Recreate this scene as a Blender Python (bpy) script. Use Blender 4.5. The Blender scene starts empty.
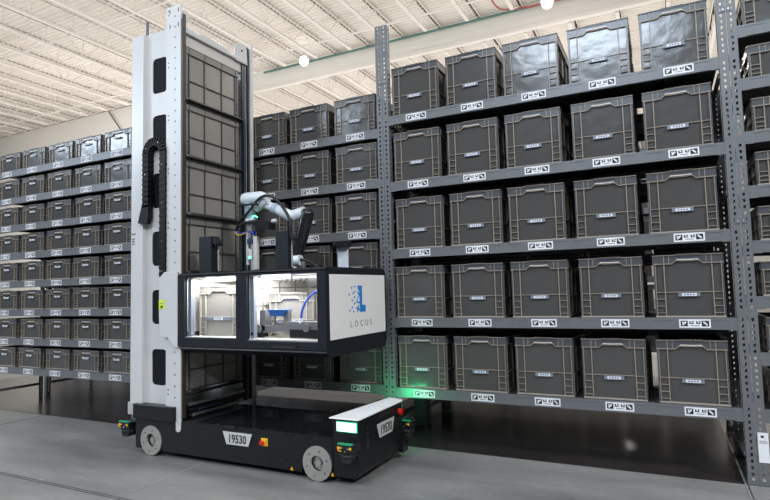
import bpy, math, random
from mathutils import Vector, Matrix
random.seed(7)
C = bpy.context.scene.collection
H = 1.216

# ------------------------------------------------------------------ materials
def mat(name, col, rough=.5, metal=0, spec=.5, bump=0, bscale=60, vary=0, vscale=3, emit=None, estr=0, coat=0):
    m = bpy.data.materials.new(name); m.use_nodes = True
    nt = m.node_tree; b = nt.nodes['Principled BSDF']
    b.inputs['Base Color'].default_value = (*col, 1)
    b.inputs['Roughness'].default_value = rough
    b.inputs['Metallic'].default_value = metal
    b.inputs['Specular IOR Level'].default_value = spec
    b.inputs['Coat Weight'].default_value = coat
    if emit:
        b.inputs['Emission Color'].default_value = (*emit, 1)
        b.inputs['Emission Strength'].default_value = estr
    tc = nt.nodes.new('ShaderNodeTexCoord')
    if bump:
        n = nt.nodes.new('ShaderNodeTexNoise'); n.inputs['Scale'].default_value = bscale; n.inputs['Detail'].default_value = 3
        nt.links.new(tc.outputs['Object'], n.inputs['Vector'])
        bp = nt.nodes.new('ShaderNodeBump'); bp.inputs['Strength'].default_value = bump; bp.inputs['Distance'].default_value = .01
        nt.links.new(n.outputs['Fac'], bp.inputs['Height']); nt.links.new(bp.outputs['Normal'], b.inputs['Normal'])
    if vary:
        n = nt.nodes.new('ShaderNodeTexNoise'); n.inputs['Scale'].default_value = vscale; n.inputs['Detail'].default_value = 6
        nt.links.new(tc.outputs['Object'], n.inputs['Vector'])
        r = nt.nodes.new('ShaderNodeMapRange'); r.inputs['From Min'].default_value = .3; r.inputs['From Max'].default_value = .7
        r.inputs['To Min'].default_value = 1-vary; r.inputs['To Max'].default_value = 1+vary
        nt.links.new(n.outputs['Fac'], r.inputs['Value'])
        mx = nt.nodes.new('ShaderNodeMix'); mx.data_type = 'RGBA'; mx.blend_type = 'MULTIPLY'; mx.inputs[0].default_value = 1
        mx.inputs[6].default_value = (*col, 1)
        nt.links.new(r.outputs['Result'], mx.inputs[7]); nt.links.new(mx.outputs[2], b.inputs['Base Color'])
    return m
M = {}
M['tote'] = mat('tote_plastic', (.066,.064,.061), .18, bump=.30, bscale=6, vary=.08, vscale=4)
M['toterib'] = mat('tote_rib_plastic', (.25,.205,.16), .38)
M['lit_tote'] = mat('lit_tote_plastic', (.26,.245,.22), .24, bump=.25, bscale=5, vary=.05, vscale=4)
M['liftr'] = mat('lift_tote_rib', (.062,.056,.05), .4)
M['lit_rib'] = mat('lit_boxed_rib', (.42,.39,.34), .35)
M['lit_rim'] = mat('lit_tote_rim', (.20,.19,.17), .35)
M['toterim'] = mat('tote_rim_plastic', (.062,.066,.074), .28)
M['card'] = mat('card_paper', (.62,.65,.72), .5)
M['cardframe'] = mat('card_frame', (.16,.18,.22), .4)
M['ink'] = mat('black_ink', (.012,.012,.014), .5)
M['sticker'] = mat('white_sticker', (.72,.72,.74), .45)
M['steel'] = mat('grey_painted_steel', (.138,.142,.150), .38, metal=.15, vary=.06, vscale=9)
M['deck'] = mat('shelf_deck_board', (.05,.05,.05), .6)
M['bolt'] = mat('zinc_bolt', (.6,.6,.6), .35, metal=.8)
M['white'] = mat('white_powdercoat', (.54,.535,.53), .28, vary=.015, vscale=4)
M['dark'] = mat('charcoal_housing', (.010,.012,.017), .36, spec=.35)
M['black'] = mat('black_gloss', (.010,.0105,.012), .22)
M['chassis'] = mat('black_chassis', (.007,.0075,.009), .36, spec=.32)
M['deckgloss'] = mat('glossy_black_deck', (.010,.010,.011), .07)
M['rubber'] = mat('black_rubber', (.012,.012,.012), .6)
M['wheel'] = mat('wheel_grey', (.26,.25,.225), .5)
M['metal'] = mat('brushed_metal', (.5,.5,.5), .3, metal=.9)
M['armw'] = mat('arm_pale_grey', (.62,.66,.70), .3)
M['armb'] = mat('arm_blue_grey', (.36,.45,.54), .35)
M['blue'] = mat('logo_blue', (.01,.22,.62), .4)
M['tray'] = mat('blue_tray', (.010,.07,.27), .45)
M['hose'] = mat('blue_hose', (.01,.06,.50), .35)
M['navy'] = mat('navy_channel', (.03,.05,.10), .3)
M['letters'] = mat('grey_letters', (.13,.13,.14), .5)
M['lime'] = mat('lime_label', (.55,.72,.03), .5)
M['yellow'] = mat('safety_yellow', (.80,.45,.01), .5)
M['orange'] = mat('orange_wire', (.8,.3,.02), .5)
M['red'] = mat('red_button', (.55,.01,.008), .35)
M['greenp'] = mat('green_plastic', (.01,.22,.10), .35, emit=(.0,.8,.35), estr=.06)
M['greenled'] = mat('green_led', (.1,.8,.4), .4, emit=(.12,1,.45), estr=2.5)
M['siglight'] = mat('signal_light_lens', (.8,1,.9), .3, emit=(.72,1,.86), estr=2.6)
M['sigrim'] = mat('signal_light_rim', (.03,.45,.2), .3, emit=(.01,.6,.22), estr=.28)
M['led'] = mat('led_strip_lens', (1,1,1), .3, emit=(.95,.98,1), estr=14)
M['liner'] = mat('white_liner', (.58,.57,.54), .4)
M['coverw'] = mat('white_cover', (.86,.86,.86), .3)
M['lamp'] = mat('lamp_lens', (1,1,1), .3, emit=(1,.98,.94), estr=7)
M['ceil'] = mat('painted_roof_deck', (.78,.725,.67), .6)
M['joist'] = mat('painted_joist', (.82,.765,.71), .55)
M['flute_shade'] = mat('flute_gap_shade', (.10,.09,.085), .8)
M['wallm'] = mat('painted_wall', (.84,.82,.77), .7, vary=.02, vscale=.3)
M['pipeg'] = mat('green_pipe', (.10,.22,.20), .4)
M['pipered'] = mat('red_pipe', (.40,.10,.08), .4)
M['pipered2'] = mat('wall_angle', (.42,.30,.27), .6)
M['slide'] = mat('slide_grey', (.16,.18,.22), .35)
M['hole_shade'] = mat('hole_shade_black', (.006,.007,.009), .7, spec=.15)
M['devgrey'] = mat('device_grey', (.13,.13,.135), .35)
M['cable'] = mat('dark_cable', (.10,.09,.09), .6)
M['mat'] = mat('dark_glossy_floor', (.026,.022,.022), .22, bump=.03, bscale=3, vary=.25, vscale=3)
M['joint'] = mat('joint_filler', (.25,.245,.235), .5, vary=.2, vscale=12)
M['jointd'] = mat('dark_joint', (.045,.045,.045), .6, vary=.2, vscale=12)  # plain dark colour of the floor seams

def floor_mat():
    m = bpy.data.materials.new('concrete_floor'); m.use_nodes = True
    nt = m.node_tree; b = nt.nodes['Principled BSDF']; L = nt.links.new
    tc = nt.nodes.new('ShaderNodeTexCoord')
    n1 = nt.nodes.new('ShaderNodeTexNoise'); n1.inputs['Scale'].default_value = 1.1; n1.inputs['Detail'].default_value = 8; n1.inputs['Roughness'].default_value = .62
    mp = nt.nodes.new('ShaderNodeMapping'); mp.inputs['Scale'].default_value = (.45, 1.6, 1)
    mp.inputs['Rotation'].default_value = (0, 0, .35)
    L(tc.outputs['Object'], mp.inputs['Vector']); L(mp.outputs['Vector'], n1.inputs['Vector'])
    r = nt.nodes.new('ShaderNodeValToRGB'); e = r.color_ramp.elements
    e[0].position = .36; e[0].color = (.125,.124,.121,1); e[1].position = .66; e[1].color = (.265,.262,.255,1)
    L(n1.outputs['Fac'], r.inputs['Fac'])
    n2 = nt.nodes.new('ShaderNodeTexNoise'); n2.inputs['Scale'].default_value = 26; n2.inputs['Detail'].default_value = 5
    L(tc.outputs['Object'], n2.inputs['Vector'])
    r2 = nt.nodes.new('ShaderNodeMapRange'); r2.inputs['To Min'].default_value = .82; r2.inputs['To Max'].default_value = 1.18
    L(n2.outputs['Fac'], r2.inputs['Value'])
    mx = nt.nodes.new('ShaderNodeMix'); mx.data_type = 'RGBA'; mx.blend_type = 'MULTIPLY'; mx.inputs[0].default_value = 1
    L(r.outputs['Color'], mx.inputs[6]); L(r2.outputs['Result'], mx.inputs[7])
    # scuffs: pale worn spots
    n3 = nt.nodes.new('ShaderNodeTexNoise'); n3.inputs['Scale'].default_value = 2.3; n3.inputs['Detail'].default_value = 10; n3.inputs['Roughness'].default_value = .75
    L(mp.outputs['Vector'], n3.inputs['Vector'])
    r3 = nt.nodes.new('ShaderNodeMapRange'); r3.inputs['From Min'].default_value = .60; r3.inputs['From Max'].default_value = .78
    L(n3.outputs['Fac'], r3.inputs['Value'])
    mx2 = nt.nodes.new('ShaderNodeMix'); mx2.data_type = 'RGBA'; mx2.inputs[7].default_value = (.36,.36,.35,1)
    L(r3.outputs['Result'], mx2.inputs[0]); L(mx.outputs[2], mx2.inputs[6]); L(mx2.outputs[2], b.inputs['Base Color'])
    rr = nt.nodes.new('ShaderNodeMapRange'); rr.inputs['To Min'].default_value = .30; rr.inputs['To Max'].default_value = .5
    L(n1.outputs['Fac'], rr.inputs['Value']); L(rr.outputs['Result'], b.inputs['Roughness'])
    return m
M['floor'] = floor_mat()
M['belt'] = mat('brown_black_belt',(.035,.026,.022),.4)
M['panelbeige'] = mat('pale_inner_panel',(.55,.52,.48),.4)
M['chain'] = mat('chain_plastic',(.006,.006,.007),.5, spec=.2)
M['panel'] = mat('white_end_panel',(.80,.78,.76),.35)
M['metalplate'] = mat('pale_bracket', (.42,.40,.38), .45)
M['grip'] = mat('bottom_lip', (.36,.31,.26), .35)
M['grip_glint'] = mat('grip_highlight', (.62,.56,.50), .3)
M['plate'] = mat('number_plate_grey', (.50,.50,.49), .35)

# ------------------------------------------------------------------ mesh builder
class MB:
    def __init__(s): s.v = []; s.f = []; s.m = []; s.mats = []
    def mi(s, m):
        if m not in s.mats: s.mats.append(m)
        return s.mats.index(m)
    def add(s, vs, fs, m):
        o = len(s.v); s.v += [tuple(v) for v in vs]; k = s.mi(m)
        for f in fs: s.f.append([i+o for i in f]); s.m.append(k)
    def box(s, x0, x1, y0, y1, z0, z1, m):
        s.add([(x0,y0,z0),(x1,y0,z0),(x1,y1,z0),(x0,y1,z0),(x0,y0,z1),(x1,y0,z1),(x1,y1,z1),(x0,y1,z1)],
              [(0,3,2,1),(4,5,6,7),(0,1,5,4),(1,2,6,5),(2,3,7,6),(3,0,4,7)], m)
    def prism(s, pts, axis, a, b, m):
        # pts 2D; axis 'x': pts=(y,z); 'y': pts=(x,z); 'z': pts=(x,y)
        def P(p, t): return {'x':(t,p[0],p[1]),'y':(p[0],t,p[1]),'z':(p[0],p[1],t)}[axis]
        n = len(pts)
        vs = [P(p,a) for p in pts]+[P(p,b) for p in pts]
        fs = [list(range(n))[::-1], list(range(n,2*n))]+[(i,(i+1)%n,n+(i+1)%n,n+i) for i in range(n)]
        s.add(vs, fs, m)
    def cyl(s, p0, p1, r, m, n=20, r1=None):
        p0 = Vector(p0); p1 = Vector(p1); d = (p1-p0).normalized()
        a = d.orthogonal().normalized(); b = d.cross(a); r1 = r if r1 is None else r1
        vs = [p0+(a*math.cos(2*math.pi*i/n)+b*math.sin(2*math.pi*i/n))*r for i in range(n)]
        vs += [p1+(a*math.cos(2*math.pi*i/n)+b*math.sin(2*math.pi*i/n))*r1 for i in range(n)]
        fs = [list(range(n))[::-1], list(range(n,2*n))]+[(i,(i+1)%n,n+(i+1)%n,n+i) for i in range(n)]
        s.add(vs, fs, m)
    def ring(s, p0, p1, r, ri, m, n=28):
        p0 = Vector(p0); p1 = Vector(p1); d = (p1-p0).normalized()
        a = d.orthogonal().normalized(); b = d.cross(a)
        vs = []
        for p, q in ((p0,r),(p1,r),(p1,ri),(p0,ri)):
            vs += [p+(a*math.cos(2*math.pi*i/n)+b*math.sin(2*math.pi*i/n))*q for i in range(n)]
        fs = []
        for k in range(4):
            for i in range(n):
                fs.append((k*n+i, k*n+(i+1)%n, ((k+1)%4)*n+(i+1)%n, ((k+1)%4)*n+i))
        s.add(vs, fs, m)
    def capsule(s, p0, p1, r0, r1, m, n=20):
        p0 = Vector(p0); p1 = Vector(p1); d = (p1-p0).normalized(); a = d.orthogonal().normalized(); b = d.cross(a)
        rings = []
        for k in range(5):
            t = math.pi/2*k/5; rings.append((p0-d*r0*math.cos(t), r0*math.sin(t) if k else r0*.02))
        rings.append((p0, r0)); rings.append((p1, r1))
        for k in range(4,-1,-1):
            t = math.pi/2*k/5; rings.append((p1+d*r1*math.cos(t), r1*math.sin(t) if k else r1*.02))
        vs = []; fs = []
        for c, r in rings: vs += [c+(a*math.cos(2*math.pi*i/n)+b*math.sin(2*math.pi*i/n))*r for i in range(n)]
        for k in range(len(rings)-1):
            for i in range(n): fs.append((k*n+i,k*n+(i+1)%n,(k+1)*n+(i+1)%n,(k+1)*n+i))
        fs.append(list(range(n))[::-1]); fs.append([(len(rings)-1)*n+i for i in range(n)])
        s.add(vs, fs, m)
    def tube(s, pts, r, m, n=8):
        # smooth Catmull-Rom path
        P = [Vector(p) for p in pts]; Q = []
        for i in range(len(P)-1):
            a = P[max(i-1,0)]; b = P[i]; c = P[i+1]; d = P[min(i+2,len(P)-1)]
            for k in range(6):
                t = k/6; Q.append(.5*((2*b)+(c-a)*t+(2*a-5*b+4*c-d)*t*t+(3*b-a-3*c+d)*t**3))
        Q.append(P[-1]); vs = []; fs = []; up = None
        for i, q in enumerate(Q):
            d = (Q[min(i+1,len(Q)-1)]-Q[max(i-1,0)]).normalized()
            if up is None: up = d.orthogonal().normalized()
            up = (up-d*up.dot(d)).normalized(); b = d.cross(up)
            vs += [q+(up*math.cos(2*math.pi*j/n)+b*math.sin(2*math.pi*j/n))*r for j in range(n)]
        for k in range(len(Q)-1):
            for i in range(n): fs.append((k*n+i,k*n+(i+1)%n,(k+1)*n+(i+1)%n,(k+1)*n+i))
        fs.append(list(range(n))[::-1]); fs.append([(len(Q)-1)*n+i for i in range(n)])
        s.add(vs, fs, m)
    def mesh(s, name, smooth=False):
        me = bpy.data.meshes.new(name); me.from_pydata(s.v, [], s.f)
        for m in s.mats: me.materials.append(M[m])
        for p, k in zip(me.polygons, s.m): p.material_index = k
        if smooth:
            for p in me.polygons: p.use_smooth = True
            try: me.set_sharp_from_angle(angle=math.radians(35))
            except Exception: pass
        me.update(); return me
    def build(s, name, parent=None, bevel=0, smooth=False):
        o = bpy.data.objects.new(name, s.mesh(name, smooth)); C.objects.link(o)
        if parent: o.parent = parent
        if bevel:
            b = o.modifiers.new('bevel','BEVEL'); b.width = bevel; b.segments = 2; b.limit_method = 'ANGLE'; b.angle_limit = math.radians(40)
        return o
def tag(o, label=None, cat=None, group=None, kind=None):
    if label: o['label'] = label
    if cat: o['category'] = cat
    if group: o['group'] = group
    if kind: o['kind'] = kind
    return o
def empty(name, loc=(0,0,0)):
    o = bpy.data.objects.new(name, None); C.objects.link(o); o.location = loc; o.empty_display_size = .1; return o
def copy_tree(o, parent=None):
    c = o.copy(); C.objects.link(c); c.parent = parent
    for ch in list(o.children): copy_tree(ch, c)
    return c
def text(name, s, size, m, parent, loc, rot, extrude=.001, spacing=1, scale=(1,1,1), offset=0):
    cu = bpy.data.curves.new(name, 'FONT'); cu.body = s; cu.size = size; cu.resolution_u = 3; cu.extrude = extrude
    cu.align_x = 'CENTER'; cu.align_y = 'CENTER'; cu.space_character = spacing; cu.offset = offset
    t = bpy.data.objects.new(name+'_tmp', cu); C.objects.link(t)
    bpy.context.view_layer.update()
    me = bpy.data.meshes.new_from_object(t.evaluated_get(bpy.context.evaluated_depsgraph_get()))
    bpy.data.objects.remove(t); me.materials.clear(); me.materials.append(M[m])
    o = bpy.data.objects.new(name, me); C.objects.link(o); o.parent = parent
    o.location = loc; o.rotation_euler = rot; o.scale = scale
    return o
R = math.radians

# ------------------------------------------------------------------ setting
def struct(mb, name, **k):
    return tag(mb.build(name, **k), kind='structure')
b = MB(); b.box(-46, 24, -14, 46, -.1, 0, 'floor'); struct(b, 'floor')
# dark glossy strips of floor under the racks
def dark_strip(x0, x1, y0, y1, n):
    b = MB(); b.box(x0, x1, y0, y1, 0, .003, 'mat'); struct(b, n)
dark_strip(-4.52, -2.6, 3.985, 5.28, 'trim_1'); dark_strip(-2.6, .362, 3.985, 7.0, 'trim_14')
dark_strip(.376, 3.2, 3.985, 5.30, 'trim_2')
dark_strip(-9.0, -4.56, 3.66, 7.0, 'trim_3')
def joint(x0, y0, x1, y1, w, m, n, z=.002):
    b = MB(); b.box(min(x0,x1)-(w/2 if x0==x1 else 0), max(x0,x1)+(w/2 if x0==x1 else 0),
                    min(y0,y1)-(w/2 if y0==y1 else 0), max(y0,y1)+(w/2 if y0==y1 else 0), 0, z, m); struct(b, n)
joint(.368, -6, .368, 5.4, .009, 'joint', 'trim_4', .0035)
joint(.379, -6, .379, 3.98, .006, 'jointd', 'trim_5')
joint(-12, 2.352, .36, 2.352, .006, 'jointd', 'trim_6')
joint(-12, 2.33, .36, 2.33, .007, 'jointd', 'trim_7')
joint(-3.04, -6, -3.04, 3.9, .010, 'joint', 'trim_8')
joint(-5.83, 2.36, -5.83, 3.65, .006, 'jointd', 'trim_9')

ZC = 9.4+H; YW = 18.4
# corrugated roof deck (ribs run along X)
b = MB(); ys = []; y = 3.0; p = .19
prof = []
while y < 46:
    prof += [(y, ZC), (y+p*.5, ZC), (y+p*.60, ZC+.03), (y+p*.90, ZC+.03)]; y += p
vs = []; fs = []
for yy, zz in prof: vs += [(-46, yy, zz), (24, yy, zz)]
for i in range(len(prof)-1): fs.append((2*i, 2*i+1, 2*i+3, 2*i+2))
b.add(vs, fs, 'ceil'); struct(b, 'ceiling')
# white walls
b = MB(); b.box(-46, -17.2, YW, YW+.3, 0, ZC, 'wallm'); struct(b, 'wall_back')
b = MB(); b.box(-17.2, 24, YW, YW+.3, 8.65+H, ZC, 'wallm'); b.box(-17.2, 24, YW-.12, YW+.02, 8.65+H-.12, 8.65+H, 'joist'); struct(b, 'wall_header')
b = MB(); b.box(-46, 24, 45.5, 45.8, 0, ZC, 'wallm'); struct(b, 'wall_far')
b = MB(); b.box(-46,-17.2,YW-.05,YW,ZC-.07,ZC-.005,'pipered2'); struct(b,'trim_15')
b = MB(); b.cyl((-14.6,YW-.18,ZC-.16),(24,YW-.18,ZC-.16),.045,'pipeg',8); struct(b,'trim_10')
b = MB(); b.tube([(-3.6,YW-.35,ZC-.22),(-2.5,YW-.35,ZC-.25),(6,YW-.35,ZC-.25)],.035,'pipered',6); b.tube([(-4.3,YW-2.6,ZC-.5),(-4.2,YW-1.4,ZC-.6),(-3.6,YW-.35,ZC-.22)],.03,'pipered',6); struct(b,'trim_11')
b = MB()
b.tube([(-14,YW+5,ZC-.8),(-12.4,YW+5,ZC-1.05),(-10.8,YW+5,ZC-.8),(-9,YW+5,ZC-1.1),(-7,YW+5,ZC-.8)],.03,'cable',5); struct(b,'trim_12')
b = MB(); b.tube([(-24.5,YW-.1,ZC-.1),(-21.9,YW-.1,ZC-3.2)],.03,'cable',5); struct(b,'trim_13')
# open-web joists along Y
def joist_mesh(y0, y1):
    b = MB(); zt = ZC-.02; zb = ZC-.80
    b.box(-.07,-.045,y0,y1,zt-.10,zt-.02,'joist'); b.box(.045,.07,y0,y1,zt-.10,zt-.02,'joist')
    b.box(-.055,.055,y0,y1-1.5,zb,zb+.07,'joist')
    b.cyl((0,y1-1.5,zb+.03),(0,y1-.2,zt-.06),.02,'joist',5)
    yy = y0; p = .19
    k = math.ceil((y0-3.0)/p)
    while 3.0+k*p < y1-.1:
        yc = 3.0+k*p; b.box(-.044,.044,yc+p*.05,yc+p*.42,zt-.060,ZC-.001,'flute_shade'); k += 1  # dark blocks paint the shade of the open deck flutes
    d = 1.35
    n = int((y1-y0)/d)
    for i in range(n-1):
        a = y0+i*d
        b.cyl((0,a,zb+.05),(0,a+d/2,zt-.06),.016,'joist',5); b.cyl((0,a+d/2,zt-.06),(0,a+d,zb+.05),.016,'joist',5)
        b.cyl((0,a,zb+.05),(0,a,zt-.06),.012,'joist',4)
    return b.mesh('joist')
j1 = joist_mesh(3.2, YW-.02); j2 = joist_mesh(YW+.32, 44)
tn = 20
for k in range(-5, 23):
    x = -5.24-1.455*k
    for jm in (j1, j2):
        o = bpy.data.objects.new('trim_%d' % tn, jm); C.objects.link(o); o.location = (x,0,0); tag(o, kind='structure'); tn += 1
for yb in (6.8, 11.4, 15.9, 24, 30):
    b = MB(); b.cyl((-37.5,yb,ZC-.74),(2.5,yb,ZC-.74),.03,'joist',6); b.cyl((-37.5,yb,ZC-.12),(2.5,yb,ZC-.12),.02,'joist',5)
    struct(b, 'trim_%d' % tn); tn += 1
# steel column seen above the tall totes
b = MB(); b.box(-7.75,-7.5,YW-.02-.22,YW-.02,0,ZC-.8,'joist'); 

# lamps
lx = [(-20.6,'left'), (-11.62,'middle'), (-2.73,'right')]
def lamp(x, y, label, n):
    r = empty('high_bay_lamp', (x, y, 8.62+H))
    tag(r, label, 'lamp', 'high bay lamps under the roof joists')
    b = MB(); b.cyl((0,0,.05),(0,0,.16),.10,'metal',16); b.cyl((0,0,.03),(0,0,.06),.22,'metal',24); b.build('housing', r)
    b = MB(); b.capsule((0,0,-.02),(0,0,.01),.17,.17,'lamp',20); b.build('lens', r)
    b = MB(); b.cyl((0,0,.16),(0,0,.62),.01,'metal',6); b.build('hanging_rod', r)
lamp(-20.6,16.9,'round high bay lamp at the far left edge, above the left rack','l')
lamp(-11.62,16.85,'round glowing high bay lamp above the shelves left of the tall grey rack post','m')
lamp(-2.73,16.98,'round glowing high bay lamp at the top edge, above the tall totes','r')
def area(name, loc, size, power, col, rot=(0,0,0), sy=None):
    l = bpy.data.lights.new(name, 'AREA'); l.energy = power; l.color = col; l.size = size
    if sy: l.shape = 'RECTANGLE'; l.size_y = sy
    o = bpy.data.objects.new(name, l); C.objects.link(o); o.location = loc; o.rotation_euler = rot; return o
def point(loc, power, col, rad=.25):
    l = bpy.data.lights.new('lamp_glow', 'POINT'); l.energy = power; l.color = col; l.shadow_soft_size = rad
    o = bpy.data.objects.new('lamp_glow', l); C.objects.link(o); o.location = loc; return o
COOL = (.95,.975,1); WARM = (1,.97,.93)
for x in (-20.6,-11.62,-2.73,6.2):
    for y in (9.5, 16.9, 25, 34): area('high_bay_and_fill', (x, y, 8.4+H), .5, 250, WARM)
    for y in (-9, -2.5): area('high_bay_and_fill', (x, y, 8.4+H), 1.2, 260, COOL)
    for y in (-4, 4.5, 13, 22, 32): area('ceiling_fill', (x, y, 5.0), 7, (215 if y < 10 else 170) if y < 20 else 270, WARM, (math.pi, 0, 0))  # last row: unseen upward lights added to brighten the roof deck
area('high_bay_and_fill', (5.5, .5, 7.0), 1.4, 520, COOL, (0, R(35), 0))  # unseen side light added to brighten the mast totes
# unseen cool lights added to put highlights on the tote fronts
area('highlight_fill', (-1.2, -5.5, 7.1), 3.2, 400, (.72,.85,1), (R(62), 0, 0), .8)
area('highlight_fill', (-10, -5.5, 6.8), 3.5, 260, (.72,.85,1), (R(62), 0, R(-35)), .9)
area('highlight_fill', (-17.5, -5.5, 7.0), 5, 520, (.72,.85,1), (R(66), 0, R(-54)), 1.1)
area('highlight_fill', (3.6, -5.5, 7.6), 2.2, 120, (.74,.86,1), (R(62), 0, 0), .8)
for x in (-30, -22): area('wall_fill', (x, 11, 5), 3, 230, WARM, (R(88), 0, 0))  # unseen lights added to brighten the back wall

# ------------------------------------------------------------------ totes
def make_tote(h, kind):
    """tote mesh set: origin at bottom centre of the short front face"""
    W = .40; D = .60; w = W/2; i = .012
    b = MB()
    t = .018
    # walls
    b.box(-w+i, w-i, i, i+t, .004, h-.02, 'tote'); b.box(-w+i, w-i, D-i-t, D-i, .004, h-.02, 'tote')
    b.box(-w+i, -w+i+t, i+t, D-i-t, .004, h-.02, 'tote'); b.box(w-i-t, w-i, i+t, D-i-t, .004, h-.02, 'tote')
    b.box(-w+i+t, w-i-t, i+t, D-i-t, .004, .02, 'tote')
    body = b.mesh('body')
    # ribs 
    r = MB(); zr = h*.40; vx = w-.062
    def ladder(xa, xb, y0, y1, zz):
        for z in zz: r.box(xa, xb, y0, y1, z, z+.004, 'toterib')
    for ysgn, y0, y1 in ((-1, .002, i+.002), (1, D-i-.002, D-.002)):
        for s in (-1, 1):
            r.box(min(s*vx, s*(vx-.006)), max(s*vx, s*(vx-.006)), y0, y1, .012, h-.01, 'toterib')
            r.box(min(s*(w-.012), s*(w-.003)), max(s*(w-.012), s*(w-.003)), y0, y1, .006, h-.05, 'toterim')
            r.box(min(s*(w-.016), s*(w-.012)), max(s*(w-.016), s*(w-.012)), y0-.0008 if ysgn < 0 else y0, y1, .012, h-.05, 'toterib')
            n = 4 if h > .28 else 3
            ladder(min(s*vx, s*(w-.014)), max(s*vx, s*(w-.014)), y0, y1, [.03+k*(zr-.03)/(n-1) for k in range(n)])
        r.box(-w+.004, w-.004, y0-.001 if ysgn < 0 else y0, y1, .004, .013, 'grip')
        if h > .25: r.box(-vx, vx, y0+.002, y1, zr, zr+.005, 'toterib')
    for s in (-1, 1):   # long sides
        xa, xb = sorted((s*(w-.002), s*(w-i-.002)))
        for yy in (.035, .20, .395, .56): r.box(xa, xb, yy-.0045, yy+.0045, .012, h-.01, 'toterib')
        r.box(xa, xb, .004, .596, .004, .016, 'toterib')
        r.box(xa, xb, .035, .565, h*.36, h*.36+.008, 'toterib')
        for k in range(3):
            r.box(xa, xb, .006, .035, .03+k*.045, .036+k*.045, 'toterib'); r.box(xa, xb, .565, .594, .03+k*.045, .036+k*.045, 'toterib')
    ribs = r.mesh('ribs')
    # rim with grip notch
    m = MB(); g = .085; hl = .058 if h > .28 else .05
    zt = h; zl = h-hl
    def lip(y0, y1, mm):
        path = [(-w, zl), (-.088, zl), (-.070, zl+.016), (-.058, zl+.020), (-.035, zl+.017), (.035, zl+.017), (.058, zl+.020), (.070, zl+.016), (.088, zl), (w, zl)]
        for (xa, za), (xb, zb) in zip(path, path[1:]):
            m.add([(xa,y0,za-.003),(xb,y0,zb-.003),(xb,y0,zb+.003),(xa,y0,za+.003),(xa,y1,za-.003),(xb,y1,zb-.003),(xb,y1,zb+.003),(xa,y1,za+.003)],
                  [(0,1,2,3),(7,6,5,4),(0,4,5,1),(3,2,6,7),(0,3,7,4),(1,5,6,2)], mm)
        # band between lip and rim top
        pts = [(-w+.001, zl)]+path[1:-1]+[(w-.001, zl), (w-.001, zt-.006), (-w+.001, zt-.006)]
        m.prism([(p[0], p[1]) for p in pts][::1], 'y', min(y0,y1)+.003, max(y0,y1)-.001, 'toterim')
    lip(-.001, i+.004, 'toterib'); lip(D-i-.004, D+.001, 'toterib')
    m.box(-w-.002, w+.002, -.003, .022, zt-.006, zt, 'toterim'); m.box(-w-.002, w+.002, D-.022, D+.003, zt-.006, zt, 'toterim')
    m.box(-w-.002, -w+.022, .02, D-.02, zt-.006, zt, 'toterim'); m.box(w-.022, w+.002, .02, D-.02, zt-.006, zt, 'toterim')
    m.box(-w+.001, -w+.010, .012, D-.012, zl, zt-.006, 'toterim'); m.box(w-.010, w-.001, .012, D-.012, zl, zt-.006, 'toterim')
    for s in (-1, 1):
        m.box(min(s*w, s*(w-.012)), max(s*w, s*(w-.012)), .012, D-.012, zl-.003, zl+.003, 'toterib')
        for yy in (.035, .20, .395, .56): m.box(min(s*(w+.001), s*(w-.004)), max(s*(w+.001), s*(w-.004)), yy-.003, yy+.003, zl, zt-.004, 'toterib')
        for xx in (vx-.003, .105): m.box(s*xx-.002, s*xx+.002, -.0015, .01, zl, zt-.004, 'toterib')
    rim = m.mesh('rim')
    # grip serrations
    m.box(-w-.002, w+.002, -.0038, -.0028, zt-.0055, zt-.0015, 'toterib') if False else None
    g2 = MB(); g2.box(-.2, -.07, -.0045, -.003, zt-.006, zt-.002, 'toterib'); g2.box(.07, .2, -.0045, -.003, zt-.006, zt-.002, 'toterib'); g2.box(-.070, .070, -.003, .016, zt-.010, zt+.002, 'toterim')
    for k in range(-5, 6): g2.box(k*.013-.003, k*.013+.003, -.005, .014, zt-.004, zt+.005-abs(k)%2*.003, 'toterib')
    g2.prism([(-.066,zl+.020),(-.05,zl+.023),(0,zl+.021),(.05,zl+.023),(.066,zl+.020),(.058,zl+.029),(0,zl+.027),(-.058,zl+.029)], 'y', -.005, .004, 'grip_glint')  # pale strip paints the highlight under the handle
    grip = g2.mesh('handle')
    # label card
    c = MB()
    if h > .25:
        z0 = zr-.026
        c.box(-.062 if kind != 'lift' else -.13, .062 if kind != 'lift' else .13, -.003, .008, z0, z0+.024, 'cardframe'); c.box(-.042, .042, -.005, .004, z0+.003, z0+.021, 'card')
        for k in range(4): c.box(-.028+k*.016, -.019+k*.016, -.0058, -.004, z0+.009, z0+.016, 'ink')
    else:
        z0 = zl-.036
        c.box(-.038, .040, -.008, .004, z0, z0+.017, 'card'); c.box(-.06, -.038, -.004, .004, z0+.004, z0+.03, 'toterib')
        c.box(-.02, .025, -.0088, -.006, z0+.006, z0+.010, 'ink')
    card = c.mesh('label_card')
    return dict(body=body, ribs=ribs, rim=rim, handle=grip, label_card=card)

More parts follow.
